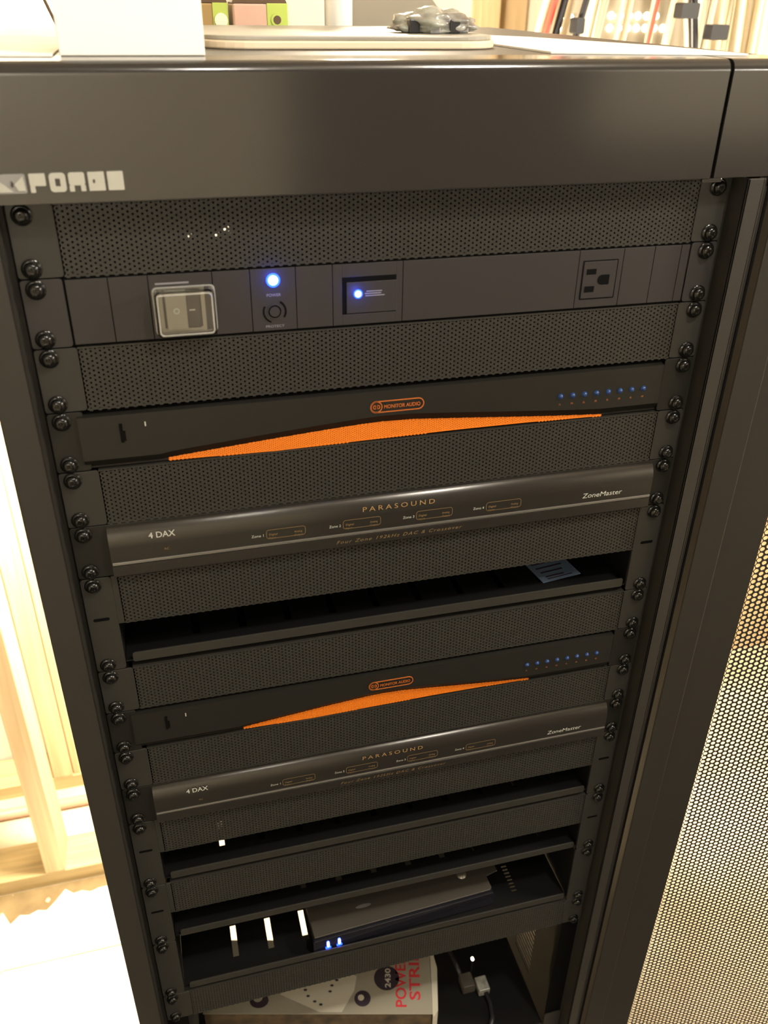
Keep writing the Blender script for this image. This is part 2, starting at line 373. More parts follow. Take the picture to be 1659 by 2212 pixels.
# header band
r_ = 7
prof = [(YF - 1, 2.5)] + [(YF - 1 + r_ - r_ * math.cos(R(t)), ZT - r_ + r_ * math.sin(R(t))) for t in range(0, 91, 10)] + [(30, ZT), (30, ZT - 2), (YF + 8, ZT - 2), (YF + 1, ZT - 9), (YF + 1, 4), (2, 4), (2, 2.5)]
flatten(rpart('header_panel', MB().prism(prof, X0 - 3, 446, 'x', True), 'header'))
prof2 = [(p[0] + .8, p[1]) for p in prof]
flatten(rpart('header_corner', MB().prism(prof2, 449.5, 499, 'x', True), 'header'))
rpart('header_gap', MB().box(444, 452, YF + 3, YF + 4, 2.5, ZT - 6), 'dark')
rpart('header_tab', MB().box(441, 456, YF - .5, YF + 3, -.2, 2.3), 'header', .5)
rpart('header_screw', MB().lathe((-9, 52), [(.1, YF - 3), (3, YF - 2.7), (4, YF - 1.2), (4, YF - .9)]), 'dark')
rpart('top_panel', MB().box(X0, X1, 29, YB, ZT - 2, ZT), 'paint', .6)
rpart('side_panel', MB().box(X0, X0 + 1.5, 60, YB - 2, ZB + 30, ZT - 3), 'dark')
# right side panel is louvred: slots of light show through it
ls = MB(); xa, xb = X1 - 2, X1 - .5
ls.box(xa, xb, 60, YB - 2, -1060, ZT - 3).box(xa, xb, 60, YB - 2, ZB + 30, -1172).box(xa, xb, 60, 130, -1172, -1060).box(xa, xb, 182, YB - 2, -1172, -1060)
for i in range(11): ls.box(xa, xb, 130, 182, -1060 - 10.2 * i - 5.6, -1060 - 10.2 * i)
rpart('side_panel', ls, 'dark')
rpart('rear_panel', MB().box(X0, X1, YB - 2, YB, -860, ZT - 3), 'tray')
for q in ((X0, X1, YF, 30), (X0, X0 + 40, 30, YB), (X1 - 40, X1, 30, YB)): rpart('base_beam', MB().box(*q, ZB, ZB + 45), 'tray', 1)
rpart('top_inside', MB().box(X0 + 4, X1 - 4, 8, YB - 8, ZT - 6, ZT - 3), 'dark')

# maker's badge on the header: a square emblem then block capitals F O R G E
yb = YF - 1.6
bd = rpart('maker_badge', MB().rrect(-22, 7.6, 8.6, 19, 1, yb, yb + 1.2), 'badge_grey')
def glyph(name, polys, m='badge'):
    g = MB()
    for p in polys: g.prism(p, yb - .5, yb + .9)
    o = obj(name, g, M[m], bd); return o
glyph('emblem', [[(-9, 9.5), (0, 9.5), (-4, 13.3), (-9, 17)], [(3, 10), (7, 10), (6.4, 17.8), (1.5, 13.5)]])
glyph('emblem_dot', [[(-.6, 12.6), (.5, 12.0), (1.2, 14), (0, 15.6)]], 'black_print')
def rr(a, b, c, d, r=1.0): return rrpoly(a, b, c, d, r, 3)
z0, z1 = 8.8, 19.0
glyph('letter', [rr(9.6, 12.2, z0, 12.3, .4), rr(9.6, 18.2, 12.35, z1, .6)])
o = glyph('letter', []); o.data = MB().rframe(20.2, 29, z0, z1, 2, 3.0, yb - .5, yb + .9).mesh('letter', M['badge'])
glyph('letter', [rr(30.6, 33.2, z0, 12.0, .4), rr(36.8, 39.4, z0, 12.0, .4), rr(30.6, 39.4, 12.05, z1, 1.2)])
glyph('letter', [rr(41.2, 43.6, z0, z1, .4), rr(43.6, 44.9, z0, 12.9, .02), rr(43.6, 44.9, 15.0, z1, .02), rr(44.9, 50.2, z0, z1, .5)])
glyph('letter', [rr(51.8, 60.6, z0, z1, .5)])

# ---------------------------------------------------------------- rack screws (mesh shared)
def screw_mesh():
    m = MB()
    m.cyl((0, 0), 6.2, -1.0, .0, 'y', 18).lathe((0, 0), [(6.2, -1.0), (5.2, -1.9), (4.7, -1.9)], 18)
    m.lathe((0, 0), [(4.8, -1.6), (4.8, -2.6), (4.3, -4.0), (3.2, -4.9), (2.0, -5.2), (.9, -5.2), (.8, -3.6), (.02, -3.6)], 18)
    for t in (0, 1): m.box(-2.4 if t else -.5, 2.4 if t else .5, -5.35, -5.0, -.5 if t else -2.4, .5 if t else 2.4)
    me = m.mesh('screw', M['screw']); fixnorm(me); return me
SCREW = screw_mesh()
U = 44.45
def top(u): return -(u - 1) * U
def screws(root, us, y=0, sides=(0, 465.1), zs=None):
    base = root.matrix_world
    for x in sides:
        for (u, b) in us:
            zz = top(u) - (6.35 if b == 0 else 38.1)
            o = bpy.data.objects.new('screw', SCREW); COL.objects.link(o); o.parent = root
            o.location = ((x - 232) / 1000, y / 1000, (zz - root['z0']) / 1000)
            o.rotation_euler = (0, random.uniform(0, 3), 0)
def unit(name, u, n, label, cat, group=None):
    z0 = top(u + n) + .4
    t = thing(name, label, cat, group, loc=(232, 0, z0)); t['z0'] = z0
    return t
def upart(t, name, mb, m, bevel=0, parent=None, **k):
    """mb in rack coordinates"""
    mb.v = [(a - 232, b, c - t['z0']) for a, b, c in mb.v]
    return obj(name, mb, M[m] if isinstance(m, str) else m, parent or t, bevel, **k)
def utext(t, name, body, x, z, h, y, m, parent=None, **k):
    return text(name, body, x - 232, z - t['z0'], h, y, M[m], parent or t, **k)

# ---------------------------------------------------------------- perforated blank panels
PMESH = None
def perf_face(t, zt, zb):
    """perforated middle of a panel, mesh shared by every 1U vent"""
    global PMESH
    if PMESH is None:
        m = MB().perf(17.6, 451.4, -44.0, 0.4, 3.3, .82, .12, 1.1, 6)
        m.v = [(a - 232, b, c) for a, b, c in m.v]
        PMESH = m.mesh('perforated_sheet', M['vent']); fixnorm(PMESH)
    o = bpy.data.objects.new('perforated_sheet', PMESH); COL.objects.link(o); o.parent = t
    o.location = (0, 0, (zt - .3 - t['z0']) / 1000)
    return o
def vent(u, label):
    t = unit('vent_panel', u, 1, label, 'vent panel', 'perforated vent panels between the units')
    zt, zb = top(u) - .4, top(u + 1) + .4
    for a, b in ((-8.7, 17.8), (451.2, 473.8)): upart(t, 'flange', MB().rrect(a, b, zb, zt, 2, 0, 1.5, 3), 'vent', .3)
    for a in (zt - 1.0, zb): upart(t, 'folded_edge', MB().box(17.8, 451.2, .05, 12, a, a + 1), 'vent')
    perf_face(t, zt, zb)
    screws(t, [(u, 0), (u, 1)])
    return t
vent(1, 'perforated black vent panel directly under the rack header')
vent(3, 'perforated black vent panel below the blue-lit power unit')
vent(5, 'perforated black vent panel under the upper orange-grilled amplifier')
vent(9, 'perforated black vent panel above the lower orange-grilled amplifier')
vent(11, 'perforated black vent panel under the lower orange-grilled amplifier')

# ---------------------------------------------------------------- vented shelf: perforated strip over an open slot with a tray
def tray_mesh(y0, y1, z, x0=14, x1=450, ladder=False):
    """tray floor with rows of long slots and round holes, built as strips"""
    m = MB(); th = 1.4
    xs = [70.5 + 38.5 * i for i in range(3 if ladder else 10)] + ([394.5] if ladder else []); w_ = 3.1
    rows = [(22, 60), (96, 134), (170, 208), (244, 282)]
    y = y0
    for (a, b) in rows:
        m.box(x0, x1, y, a, z - th, z)
        e = [x0]
        for x in xs: e += [x - w_, x + w_]
        e.append(x1)
        for i in range(0, len(e), 2): m.box(e[i], e[i + 1], a, b, z - th, z)
        y = b
    m.box(x0, x1, y, y1, z - th, z)
    if ladder:
        for (a, b) in rows:
            for i in range(8): m.box(394.5 - w_, 394.5 + w_, a + 4.75 * i + 2.6, a + 4.75 * i + 4.75, z - th, z)
    return m
def shelf(u, label, vented=True, rows=2):
    t = unit('rack_shelf', u, rows, label, 'rack shelf', 'vented shelves in the rack')
    zt, zb = top(u) - .4, top(u + rows) + .4; zm = top(u + 1) + .2
    for a, b, c_, d in ((-8.7, 13.4, 13.4, 17.8), (451.4, 473.8, 451.0, 451.4)):
        m = MB().rrect(a, b, zb, zt, 2.5, 0, 1.5, 3)
        if vented: m.box(c_, d, .02, 1.5, zm, zt)
        upart(t, 'flange', m, 'vent', .3)
    if vented:
        for a in (zt - 1.0, zm): upart(t, 'folded_edge', MB().box(17.8, 451.2, .05, 12, a, a + 1), 'vent')
        perf_face(t, zt, zm)
    lz = zb + 5.6 if vented else zb + 5
    upart(t, 'tray_lip', MB().rrect(19.5, 447, lz, lz + 8.6, 1.6, -.5, 1.0, 3), 'vent', .2)
    upart(t, 'tray', tray_mesh(1, 330, lz + 1.4, ladder=not vented), 'tray')
    for a in (12, 450.6): upart(t, 'side_cheek', MB().box(a, a + 1.4, 1.5, 330, lz, zt - (4 if not vented else 44)), 'tray')
    if vented:
        for x in (1.5, 464): upart(t, 'mounting_slot', MB().rrect(x - 6, x + 6, zm + 4.6, zm + 7.4, 1.3, -.12, .2, 4), 'dark')
    screws(t, [(u, 0), (u + rows - 1, 1)] if vented else [(u, 0), (u + rows - 1, 1)])
    t['lz'] = lz
    return t
shA = shelf(7, 'vented rack shelf between the two pairs of audio units')
shB = shelf(13, 'vented rack shelf directly below the lower four-zone converter')
shC = shelf(15, 'vented rack shelf just above the small device with blue lights')
shD = shelf(17, 'open rack shelf carrying the small device with blue lights', vented=False)
vent(19, 'lowest perforated black vent panel, above the power strip carton')
# little card lying on the upper shelf
c = thing('instruction_card', 'pale blue printed card lying on the upper vented shelf', 'card', loc=(398, 34, shA['lz'] + 1.5), rz=R(8))
obj('card', MB().box(-21, 19, -12, 24, 0, .4), M['card_blue'], c)
ln = MB()
for i in range(4): ln.box(-17 + i, 14 - 3 * i, 15 - 7 * i, 17 - 7 * i, .4, .5)
ln.box(-14, 12, -9, -7.6, .4, .5)
obj('print_lines', ln, M['black_print'], c)

# ---------------------------------------------------------------- power conditioner (unit 2)
pc = unit('power_conditioner', 2, 1, 'black rack power unit with clear switch guard and blue lights', 'power conditioner')
zt, zb = top(2) - .4, top(3) + .4
for a, b in ((-8.7, 16), (453, 473.8)): upart(pc, 'flange', MB().rrect(a, b, zb, zt, 2, 0, 1.5, 3), 'plastic', .3)
upart(pc, 'backplate', MB().box(16, 453, 1.2, 2.5, zb, zt), 'dark')
upart(pc, 'chassis', MB().box(10, 455, 2.5, 210, zb + 1, zt - 1), 'dark')
cuts = [17.2, 42.6, 66.8, 106.8, 130.9, 160.8, 185.5, 234.2, 364.2, 399, 423.5, 445, 452]
for a, b in zip(cuts, cuts[1:]):
    m = MB()
    if a == 185.5:        # module with a recessed window
        m.box(a + .25, 191.9, 0, 1.4, zb + 1.1, zt - 1.1).box(229.6, b - .25, 0, 1.4, zb + 1.1, zt - 1.1).box(191.9, 229.6, 0, 1.4, zb + 1.1, -80.2).box(191.9, 229.6, 0, 1.4, -54.8, zt - 1.1)
    else: m.box(a + .25, b - .25, 0, 1.4, zb + 1.1, zt - 1.1)
    upart(pc, 'module_cover', m, 'plastic', .25)
wn = upart(pc, 'display_window', MB().box(195, 230.2, -.2, 1.2, -79.6, -58.2), 'plastic', .3)
upart(pc, 'window_shade_strip', MB().box(191.9, 229.4, .25, 1.3, -58, -54.9).box(191.9, 195, .25, 1.3, -80, -58), 'dark', parent=pc)  # dark strips painted in as the shade along the window's top and left
ln = MB()
for i, (a, b) in enumerate(((208.6, 219.6), (207.6, 219), (208, 221.4))): ln.box(a, b, -.35, -.19, -65.2 - i * 1.5, -64.5 - i * 1.5)
upart(pc, 'print_lines', ln, 'grey_print')
def led(t, x, z, r, m='blue_led', ring=True):
    o = upart(t, 'light_dot', MB().lathe((x, z), [(r, 0), (r, -.6), (r * .8, -1.4), (r * .4, -1.8), (.02, -1.9)], 14), m)
    if ring: upart(t, 'halo_ring', MB().ring((x, z), r * 1.45, r * .98, -.5, .3, 18), 'blue_glow')  # glowing ring stands in for the halo around the light
    bl = light('led_glow', 'POINT', (0, 0, 0), .010 * r / 2.7, .002, (.05, .09, 1)); bl.parent = o; bl.location = ((x - 232) / 1000, -.007, (z - t['z0']) / 1000)
    return o
led(pc, 145.9, -53.6, 3.2); led(pc, 202.9, -66.3, 2.15)
utext(pc, 'lettering', 'POWER', 145.9, -64.3, 1.9, -.15, 'grey_print', align='CENTER', width=9.4, bold=.01)
utext(pc, 'lettering', 'PROTECT', 145.9, -86.3 + 1.0, 1.7, -.15, 'grey_print', align='CENTER', width=12.5, bold=.01)
kb = upart(pc, 'reset_button', MB().cyl((146, -74.5), 3.4, -.9, .4, 'y', 20).ring((146, -74.5), 5.0, 4.4, -.6, .3, 24), 'plastic')
upart(pc, 'button_ring', MB().ring((146, -74.5), 8.0, 6.9, -.25, .3, 12, R(150), R(250)).ring((146, -74.5), 8.0, 6.7, -.25, .3, 12, R(-35), R(60)).ring((146, -74.5), 4.4, 3.5, -.3, .3, 20), 'dark')
# rocker switch under a clear guard
upart(pc, 'switch_label', MB().box(71, 92, -.15, .1, -52.2, -51), 'grey_print')
sw = upart(pc, 'rocker_switch', MB().prism([(76, -56.5), (76, -81.5), (89, -81.5), (89, -56.5)], -2.4, .2), 'rocker', .4)
upart(pc, 'rocker_half', MB().prism([(89, -56.8), (89, -81.2), (97.5, -81.2), (97.5, -56.8)], -1.0, .2), 'rocker_dark', .3)
upart(pc, 'rocker_bezel', MB().rframe(72, 101, -83, -55, 1, 2.4, -.8, .2, 2), 'rocker')
upart(pc, 'rocker_mark', MB().ring((82.5, -69.0), 2.0, 1.2, -2.6, -2.3, 18).box(90.6, 94.4, -1.25, -.9, -69.6, -68.8), 'white_print')
g = MB(); o_, i_ = [], []
def guardring(x0, x1, z0, z1, r, y): return [(p[0], y, p[1]) for p in rrpoly(x0, x1, z0, z1, r, 4)]
rings = [guardring(69.0, 107.2, -84.6, -54.2, 3.0, 0), guardring(69.2, 107.0, -84.4, -54.4, 3.0, -8), guardring(70.2, 106, -83.4, -55.4, 2.6, -9.4), guardring(71.4, 104.8, -82.2, -56.6, 2.0, -9.9),
         guardring(72.0, 104.2, -81.6, -57.2, 1.8, -8.6), guardring(71.0, 105.2, -82.6, -56.2, 2.2, -7.6), guardring(70.6, 105.6, -83.0, -55.8, 2.4, 0)]
n = len(rings[0]); vs = [p for q in rings for p in q]
fs = [(j * n + i, j * n + (i + 1) % n, (j + 1) * n + (i + 1) % n, (j + 1) * n + i) for j in (0, 1, 2, 4, 5) for i in range(n)]
fs += [tuple(range(3 * n, 4 * n)), tuple(range(4 * n, 5 * n)), ] + [(i, (i + 1) % n, 6 * n + (i + 1) % n, 6 * n + i) for i in range(n)]
g.add(vs, fs, False)
upart(pc, 'guard_edge_glint', MB().rframe(70.6, 105.6, -83.0, -55.8, 2.6, 1.1, -10.4, -9.2, 4), 'edge_glint', .2)  # pale rims put the guard's edge highlights into the colour
upart(pc, 'guard_edge_glint', MB().rframe(68.2, 108.0, -85.2, -53.6, 3.0, 1.3, -1.4, .1, 4), 'edge_glint', .2)
gd = upart(pc, 'switch_guard', g, 'clear'); gd['label'] = 'clear plastic flip guard over the switch'
# three-pin outlet turned on its side
oc = upart(pc, 'power_outlet', MB().rframe(367.6, 395.2, -81.4, -53.2, .6, .7, -.25, .3, 2), 'dark')
upart(pc, 'outlet_face', MB().rrect(368.5, 394.3, -80.5, -54.1, .6, -.6, .2, 2), 'plastic', .2)
upart(pc, 'outlet_slot', MB().box(370.8, 378.4, -.75, -.3, -63.2, -59.2), 'dark'); upart(pc, 'outlet_slot', MB().box(370.6, 378.2, -.75, -.3, -76, -71.6), 'dark')
upart(pc, 'outlet_slot', MB().prism([(383.6 + 3.6 * math.cos(R(a)), -67.4 + 3.6 * math.sin(R(a))) for a in range(90, 271, 20)] + [(389.4, -71), (389.4, -63.8)], -.75, -.3), 'dark')
for x, z, r in ((113, -24, 1.6), (119, -21, 1.9), (96, -24, 1.4)): upart(pc, 'leak_glow', MB().lathe((x, z), [(r, 7), (r, 5), (.02, 4)], 10), 'glow_dim')  # glowing dots stand in for light leaking through the vent above
screws(pc, [(2, 0), (2, 1)])

# ---------------------------------------------------------------- orange-grilled amplifiers (units 4 and 10)
TOPC = [(66, -174.9), (90, -172.8), (118, -170.5), (148, -168.1), (177, -166), (200, -164.5), (222, -163.6), (247, -164.3), (284, -167.3), (322, -170.5), (360, -173.6), (401, -176.3)]
BOTC = [(66, -176.0), (143, -177.6), (222, -176.3), (285, -175.6), (341, -175.8), (401, -176.9)]
def interp(C, x):
    if x <= C[0][0]: return C[0][1]
    for (a, b), (c_, d) in zip(C, C[1:]):
        if x <= c_: return b + (d - b) * (x - a) / (c_ - a)
    return C[-1][1]
def amp(u, label, xs, gx0, gx1):
    t = unit('multichannel_amplifier', u, 1, label, 'amplifier', 'orange-grilled amplifiers')
    dz = top(u) - top(4)
    zt, zb = top(u) - .4, top(u + 1) + .4
    for a, b in ((-8.7, 14), (449, 473.8)): upart(t, 'flange', MB().rrect(a, b, zb, zt, 2, 0, 2, 3), 'face', .3)
    q = lambda x: 66 + (x - gx0) / (gx1 - gx0) * (401 - 66)            # the grille sits over gx0..gx1
    N = 60; f = MB(); up = []; lo = []; sh = []
    for i in range(N + 1):
        x = 10 + (447 - 10) * i / N
        arch = interp(TOPC, q(x)) if gx0 < x < gx1 else -175.6
        ez = max(arch + 7.0, -169.0) if gx0 < x < gx1 else -169.0
        up.append((x, -136.6 + dz)); lo.append((x, ez + dz)); sh.append((x, min(ez, arch + .6) + dz))
    # flat face, then a bevel rolling back above the grille
    vs = []
    for a, b, c_ in zip(up, lo, sh): vs += [(a[0], 3, a[1]), (a[0], -2.6, a[1] - .6), (b[0], -3.0, b[1]), (c_[0], 1.4, c_[1])]
    fs = [(4 * i + k, 4 * i + 4 + k, 4 * i + 5 + k, 4 * i + 1 + k) for i in range(N) for k in range(2)] + [(0, 1, 2, 3), (4 * N, 4 * N + 1, 4 * N + 2, 4 * N + 3)]
    f.add(vs, fs); upart(t, 'fascia', f, 'face')
    upart(t, 'fascia_shade_lip', MB().add(vs, [(4 * i + 2, 4 * i + 6, 4 * i + 7, 4 * i + 3) for i in range(N)]), 'lip')  # near-black lip colour stands in for the fascia's shade above the grille
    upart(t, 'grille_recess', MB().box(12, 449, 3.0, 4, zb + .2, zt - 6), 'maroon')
    upart(t, 'chassis', MB().box(10, 455, 4, 300, zb + 1, zt - 2), 'dark')
    gm = MB().perf(gx0, gx1, -180.5 + dz, -160 + dz, 1.62, .42, 1.3, .6, 6, clip=lambda x, z: interp(BOTC, q(x)) - .4 < z - dz < interp(TOPC, q(x)) + .3)
    for i in range(48):
        xa, xb = gx0 + (gx1 - gx0) * i / 48, gx0 + (gx1 - gx0) * (i + 1) / 48; za, zb_ = interp(BOTC, q(xa)) + dz, interp(BOTC, q(xb)) + dz; ya, yb_ = interp(TOPC, q(xa)) + dz, interp(TOPC, q(xb)) + dz
        k_ = len(gm.v); gm.v += [(xa, 1.2, za - .5), (xb, 1.2, zb_ - .5), (xb, 1.2, zb_ + .35), (xa, 1.2, za + .35), (xa, 1.2, ya - .2), (xb, 1.2, yb_ - .2), (xb, 1.2, yb_ + .45), (xa, 1.2, ya + .45)]
        gm.f += [(k_, k_ + 1, k_ + 2, k_ + 3), (k_ + 4, k_ + 5, k_ + 6, k_ + 7)]; gm.sm += [False, False]
    gr = upart(t, 'orange_grille', gm, 'orange')
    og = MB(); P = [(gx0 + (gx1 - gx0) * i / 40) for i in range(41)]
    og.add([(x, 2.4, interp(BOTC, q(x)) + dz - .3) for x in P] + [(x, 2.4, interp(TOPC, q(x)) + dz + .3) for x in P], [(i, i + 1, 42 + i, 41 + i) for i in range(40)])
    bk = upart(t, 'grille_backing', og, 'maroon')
    # emblem and name in a rounded lozenge
    lx = xs['logo']; zc = -149.4 + dz; yy = -3.3
    upart(t, 'logo_frame', MB().rframe(lx, lx + 40.8, zc - 4.6, zc + 4.6, 4.5, .75, yy, -2.7, 8).ring((lx + 4.8, zc), 4.4, 3.7, yy, -2.7).box(lx + 3.9, lx + 4.3, yy, -2.7, zc - 1.6, zc + 1.6).box(lx + 5.3, lx + 5.7, yy, -2.7, zc - 1.6, zc + 1.6).ring((lx + 3.8, zc), 1.7, 1.1, yy, -2.7, 8, R(100), R(260)).ring((lx + 5.8, zc), 1.7, 1.1, yy, -2.7, 8, R(-80), R(80)), 'orange_print')
    utext(t, 'lettering', 'MONITOR AUDIO', lx + 10.4, zc - 1.5, 2.9, yy, 'orange_print', width=27.5, bold=.018)
    for i in range(8):
        x = 361.4 + 10.2 * i * .985; z = -155.2 + dz
        upart(t, 'light_dot', MB().cyl((x, z), 2.3, -3.25, -2.7, 'y', 12).lathe((x, z), [(1.75, -3.2), (1.5, -4), (.8, -4.5), (.02, -4.6)], 12), 'blue_dot')
        utext(t, 'lettering', ('1L', '1R', '2L', '2R', '3L', '3R', '4L', '4R')[i], x, z - 7.2, 1.5, yy, 'orange_dim', align='CENTER', bold=.02)
    upart(t, 'power_slot', MB().box(36.2, 38.4, -3.3, -2.7, -157.5 + dz, -143.5 + dz).box(38.4, 39.8, -3.2, -2.7, -156.5 + dz, -149 + dz), 'dark')
    upart(t, 'white_tick', MB().box(53, 53.9, -3.25, -2.7, -146.8 + dz, -143.6 + dz), 'badge')
    screws(t, [(u, 0), (u, 1)], y=-.1)
    return t
amp(4, 'slim black amplifier with orange grille and blue dots, upper of the two', dict(logo=211), 66, 401)
amp(10, 'slim black amplifier with orange grille and blue dots, lower of the two', dict(logo=211), 100, 367)

# ---------------------------------------------------------------- four-zone converters (units 6 and 12)
def dac(u, label):
    t = unit('audio_converter', u, 1, label, 'audio converter', 'brushed four-zone audio converters')
    dz = top(u) - top(6)
    zt, zb = top(u) - .4, top(u + 1) + .4
    upart(t, 'flange', MB().rrect(-8.7, 473.8, zb, zt, 2, .3, 2, 3), 'face', .3)
    upart(t, 'chassis', MB().box(10, 455, 2, 290, zb + 1, zt - 2), 'dark')
    r = 8.5; yf = -6.0
    prof = [(.4, -224.6)] + [(yf + 7 - 7 * math.sin(R(a)), -224.6 - 15 + 15 * math.cos(R(a))) for a in range(10, 91, 5)]
    prof += [(yf, -250.6), (yf + .9, -250.9), (yf + .9, -254.8), (yf, -255.1), (yf, -263.2)] + [(yf + 2 - 2 * math.cos(R(a)), -263.2 - 2 * math.sin(R(a))) for a in (20, 45, 70, 90)] + [(.4, -265.2)]
    prof = [(a, b + dz) for a, b in prof]
    m = MB(); n = len(prof)
    vs = [(x, p[0], p[1]) for x in (16.5, 454) for p in prof]
    m.add(vs, [(i, i + 1, n + i + 1, n + i) for i in range(n - 1)], True); m.add(vs, [tuple(range(n)), tuple(range(2 * n - 1, n - 1, -1))])
    fa = upart(t, 'fascia', m, 'brushed')
    flatten(fa, 30)
    upart(t, 'silver_strip', MB().box(17, 454, yf - .2, yf + 1.5, -253.3 + dz, -252.1 + dz).box(17, 454, yf + .3, yf + 1.5, -254.5 + dz, -253.7 + dz), 'silver', .2)
    y = yf - .12
    k = lambda x, z: (x + (68.4 - x) * (-yf / 566.), z + (108 - z) * (-yf / 566.))     # lettering sits on the proud face
    def tx(body, x, z, h, m_, w=None, **kw):
        a = k(x, z); return utext(t, 'lettering', body, a[0], a[1] + dz, h, y, m_, width=w, **kw)
    tx('4 DAX', 44.6, -238.0, 5.0, 'white_print', 19, bold=.012)
    tx('AC', 54.4, -249.4, 1.9, 'gold_dim', 3.9)
    tx('PARASOUND', 206.3, -238.0, 4.2, 'gold', 58, space=1.5)
    for i, (zx, bx) in enumerate(((119.3, 130.6), (179.5, 190.5), (239.0, 249.9), (297.8, 308.9))):
        tx('Zone %d' % (i + 1), zx, -249.0, 2.2, 'white_print', 9.2)
        (a, zA), (b, zB) = k(bx, -251.6), k(bx + 30.4, -243.6)
        upart(t, 'zone_frame', MB().rframe(a, b, zA + dz, zB + dz, 2.2, .35, y, yf, 4), 'gold_dim')
        utext(t, 'lettering', 'Digital\nInput', a + 2.2, -246.4 + 1.5 + dz, 1.7, y, 'gold_dim', width=6.3, line=1.25, bold=.01)
        utext(t, 'lettering', 'Analog\nOutput', b - 8.8, -246.4 + 1.5 + dz, 1.7, y, 'gold_dim', width=6.6, line=1.25, bold=.01)
    tx('Four Zone 192kHz DAC & Crossover', 185.1, -264.6, 2.9, 'gold_dim', 103, shear=.35, space=1.25)
    tx('ZoneMaster', 394.2, -251.2, 4.4, 'white_print', 36, shear=.12)
    screws(t, [(u, 0), (u, 1)])
    return t
dac(6, 'brushed black four-zone audio converter, the upper glossier one')
dac(12, 'brushed black four-zone audio converter, the lower one')

# ---------------------------------------------------------------- small device on the open shelf
dz_ = shD['lz'] + 1.5
dv = thing('network_switch', 'small metal box with two blue lights and a screwed ear on the open shelf', 'network switch', loc=(264, 40, dz_), rz=R(2.5))
L = dict(w=106, z1=25, z0=0)
obj('lid', MB().prism([(-111, -30), (94, -30), (97, -27), (97, -14), (112, -11), (112, -4), (-111, -4), (-111, 120), (97, 120), (97, -4)][:3] + [(97, -12), (112, -9), (112, 0), (97, 0), (97, 130), (-111, 130)], 23.5, 25, 'z'), M['device'], dv, .4)
obj('body', MB().box(-111, 97, -28, 130, 1, 23.5), M['tray'], dv)
obj('front_panel', MB().rrect(-113, 98, 1, 22, 2, -33, -27, 4), M['gloss'], dv, .5)
for x in (-97, -84.5):
    obj('light_dot', MB().rrect(x - 1.3, x + 1.3, 9, 17, 1.2, -34.2, -32.8, 4), M['blue_led'], dv)
    obj('light_base', MB().rrect(x - 3.2, x + 3.2, 6, 8.6, 1.2, -34, -32.8, 4), M['blue_glow'], dv)
obj('lid_mark', MB().prism([(-50 + 9 * math.cos(R(a)), -8 + 2.2 * math.sin(R(a))) for a in range(0, 360, 20)], 25, 25.15, 'z'), M['badge_grey'], dv)
sc = obj('lid_screw', MB().lathe((70, -2), [(6, 25), (5.2, 26), (3.4, 27.6), (1.6, 28.1), (.02, 28.1)], 16, 'z'), M['silver'], dv)

# ---------------------------------------------------------------- carton below: white power strip box
cb = thing('power_strip_carton', 'printed power strip carton lying at the bottom of the rack', 'carton', loc=(22.4, 91, -1062), rz=R(-14.5))
H = 62; Wd = 288; Dp = 99
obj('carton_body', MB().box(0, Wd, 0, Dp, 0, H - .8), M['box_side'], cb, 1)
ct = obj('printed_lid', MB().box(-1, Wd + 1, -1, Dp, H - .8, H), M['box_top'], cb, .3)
zt_ = H + .1
text('lettering', 'POWER', 256, 8, 13.5, zt_, M['red_print'], cb, rot='up', width=70, bold=.02)
text('lettering', 'STRIP', 274, 17, 13.5, zt_, M['red_print'], cb, rot='up', width=66, bold=.02)
def disc(cx, cy, r, m, z=zt_, s=1.0, nm='print_disc'):
    return obj(nm, MB().prism([(cx + r * math.cos(R(a)), cy + r * s * math.sin(R(a))) for a in range(0, 360, 15)], H - .2, z, 'z'), M[m], cb)
disc(231, 46, 16.5, 'black_print'); disc(200, 19, 10.5, 'black_print'); disc(198, 20, 4, 'box_pic', zt_ + .1); disc(68, 16, 12, 'black_print', s=.8); disc(66, 20, 6, 'box_top', zt_ + .1)
text('lettering', '2430', 236, 33, 7, zt_ + .15, M['box_pic'], cb, rot='up', width=26, bold=.02)
pic = obj('product_picture', MB().prism([(94, 24), (146, 1.5), (174, 1.5), (189, 29), (192, 48), (180, 56), (140, 62)], H - .2, zt_ + .05, 'z'), M['box_pic'], cb)
hs = MB()
for (x, y) in ((126, 30), (130, 22), (139, 15), (147, 11), (140, 46), (147, 49), (160, 36), (166, 43), (158, 28), (134, 38)):
    hs.prism([(x + 2.4 * math.cos(R(a)), y + 1.6 * math.sin(R(a))) for a in range(0, 360, 45)], zt_, zt_ + .15, 'z')
obj('picture_dots', hs, M['black_print'], cb)
disc(45, 16, 8, 'black_print', s=.3)
fl = obj('side_flap', MB().prism([(Wd + 1, -6), (Wd + 8, 4), (Wd + 10, 60), (Wd + 2, 98)], -46, H, 'z'), M['box_pic'], cb)
bt = unit('rack_shelf', 22, 1, 'lowest rack shelf under the power strip carton', 'rack shelf')
bt['z0'] = 0; bt.location = V(232, 0, 0)
upart(bt, 'tray', MB().box(13, 452, 4, 205, -1064, -1062), 'tray'); upart(bt, 'tray_lip', MB().box(13, 452, 2.5, 4, -1078, -1062), 'vent')
for a, b in ((-8.7, 13), (452, 473.8)): upart(bt, 'flange', MB().rrect(a, b, -1080, -1038, 2, 0, 1.5, 3), 'vent')
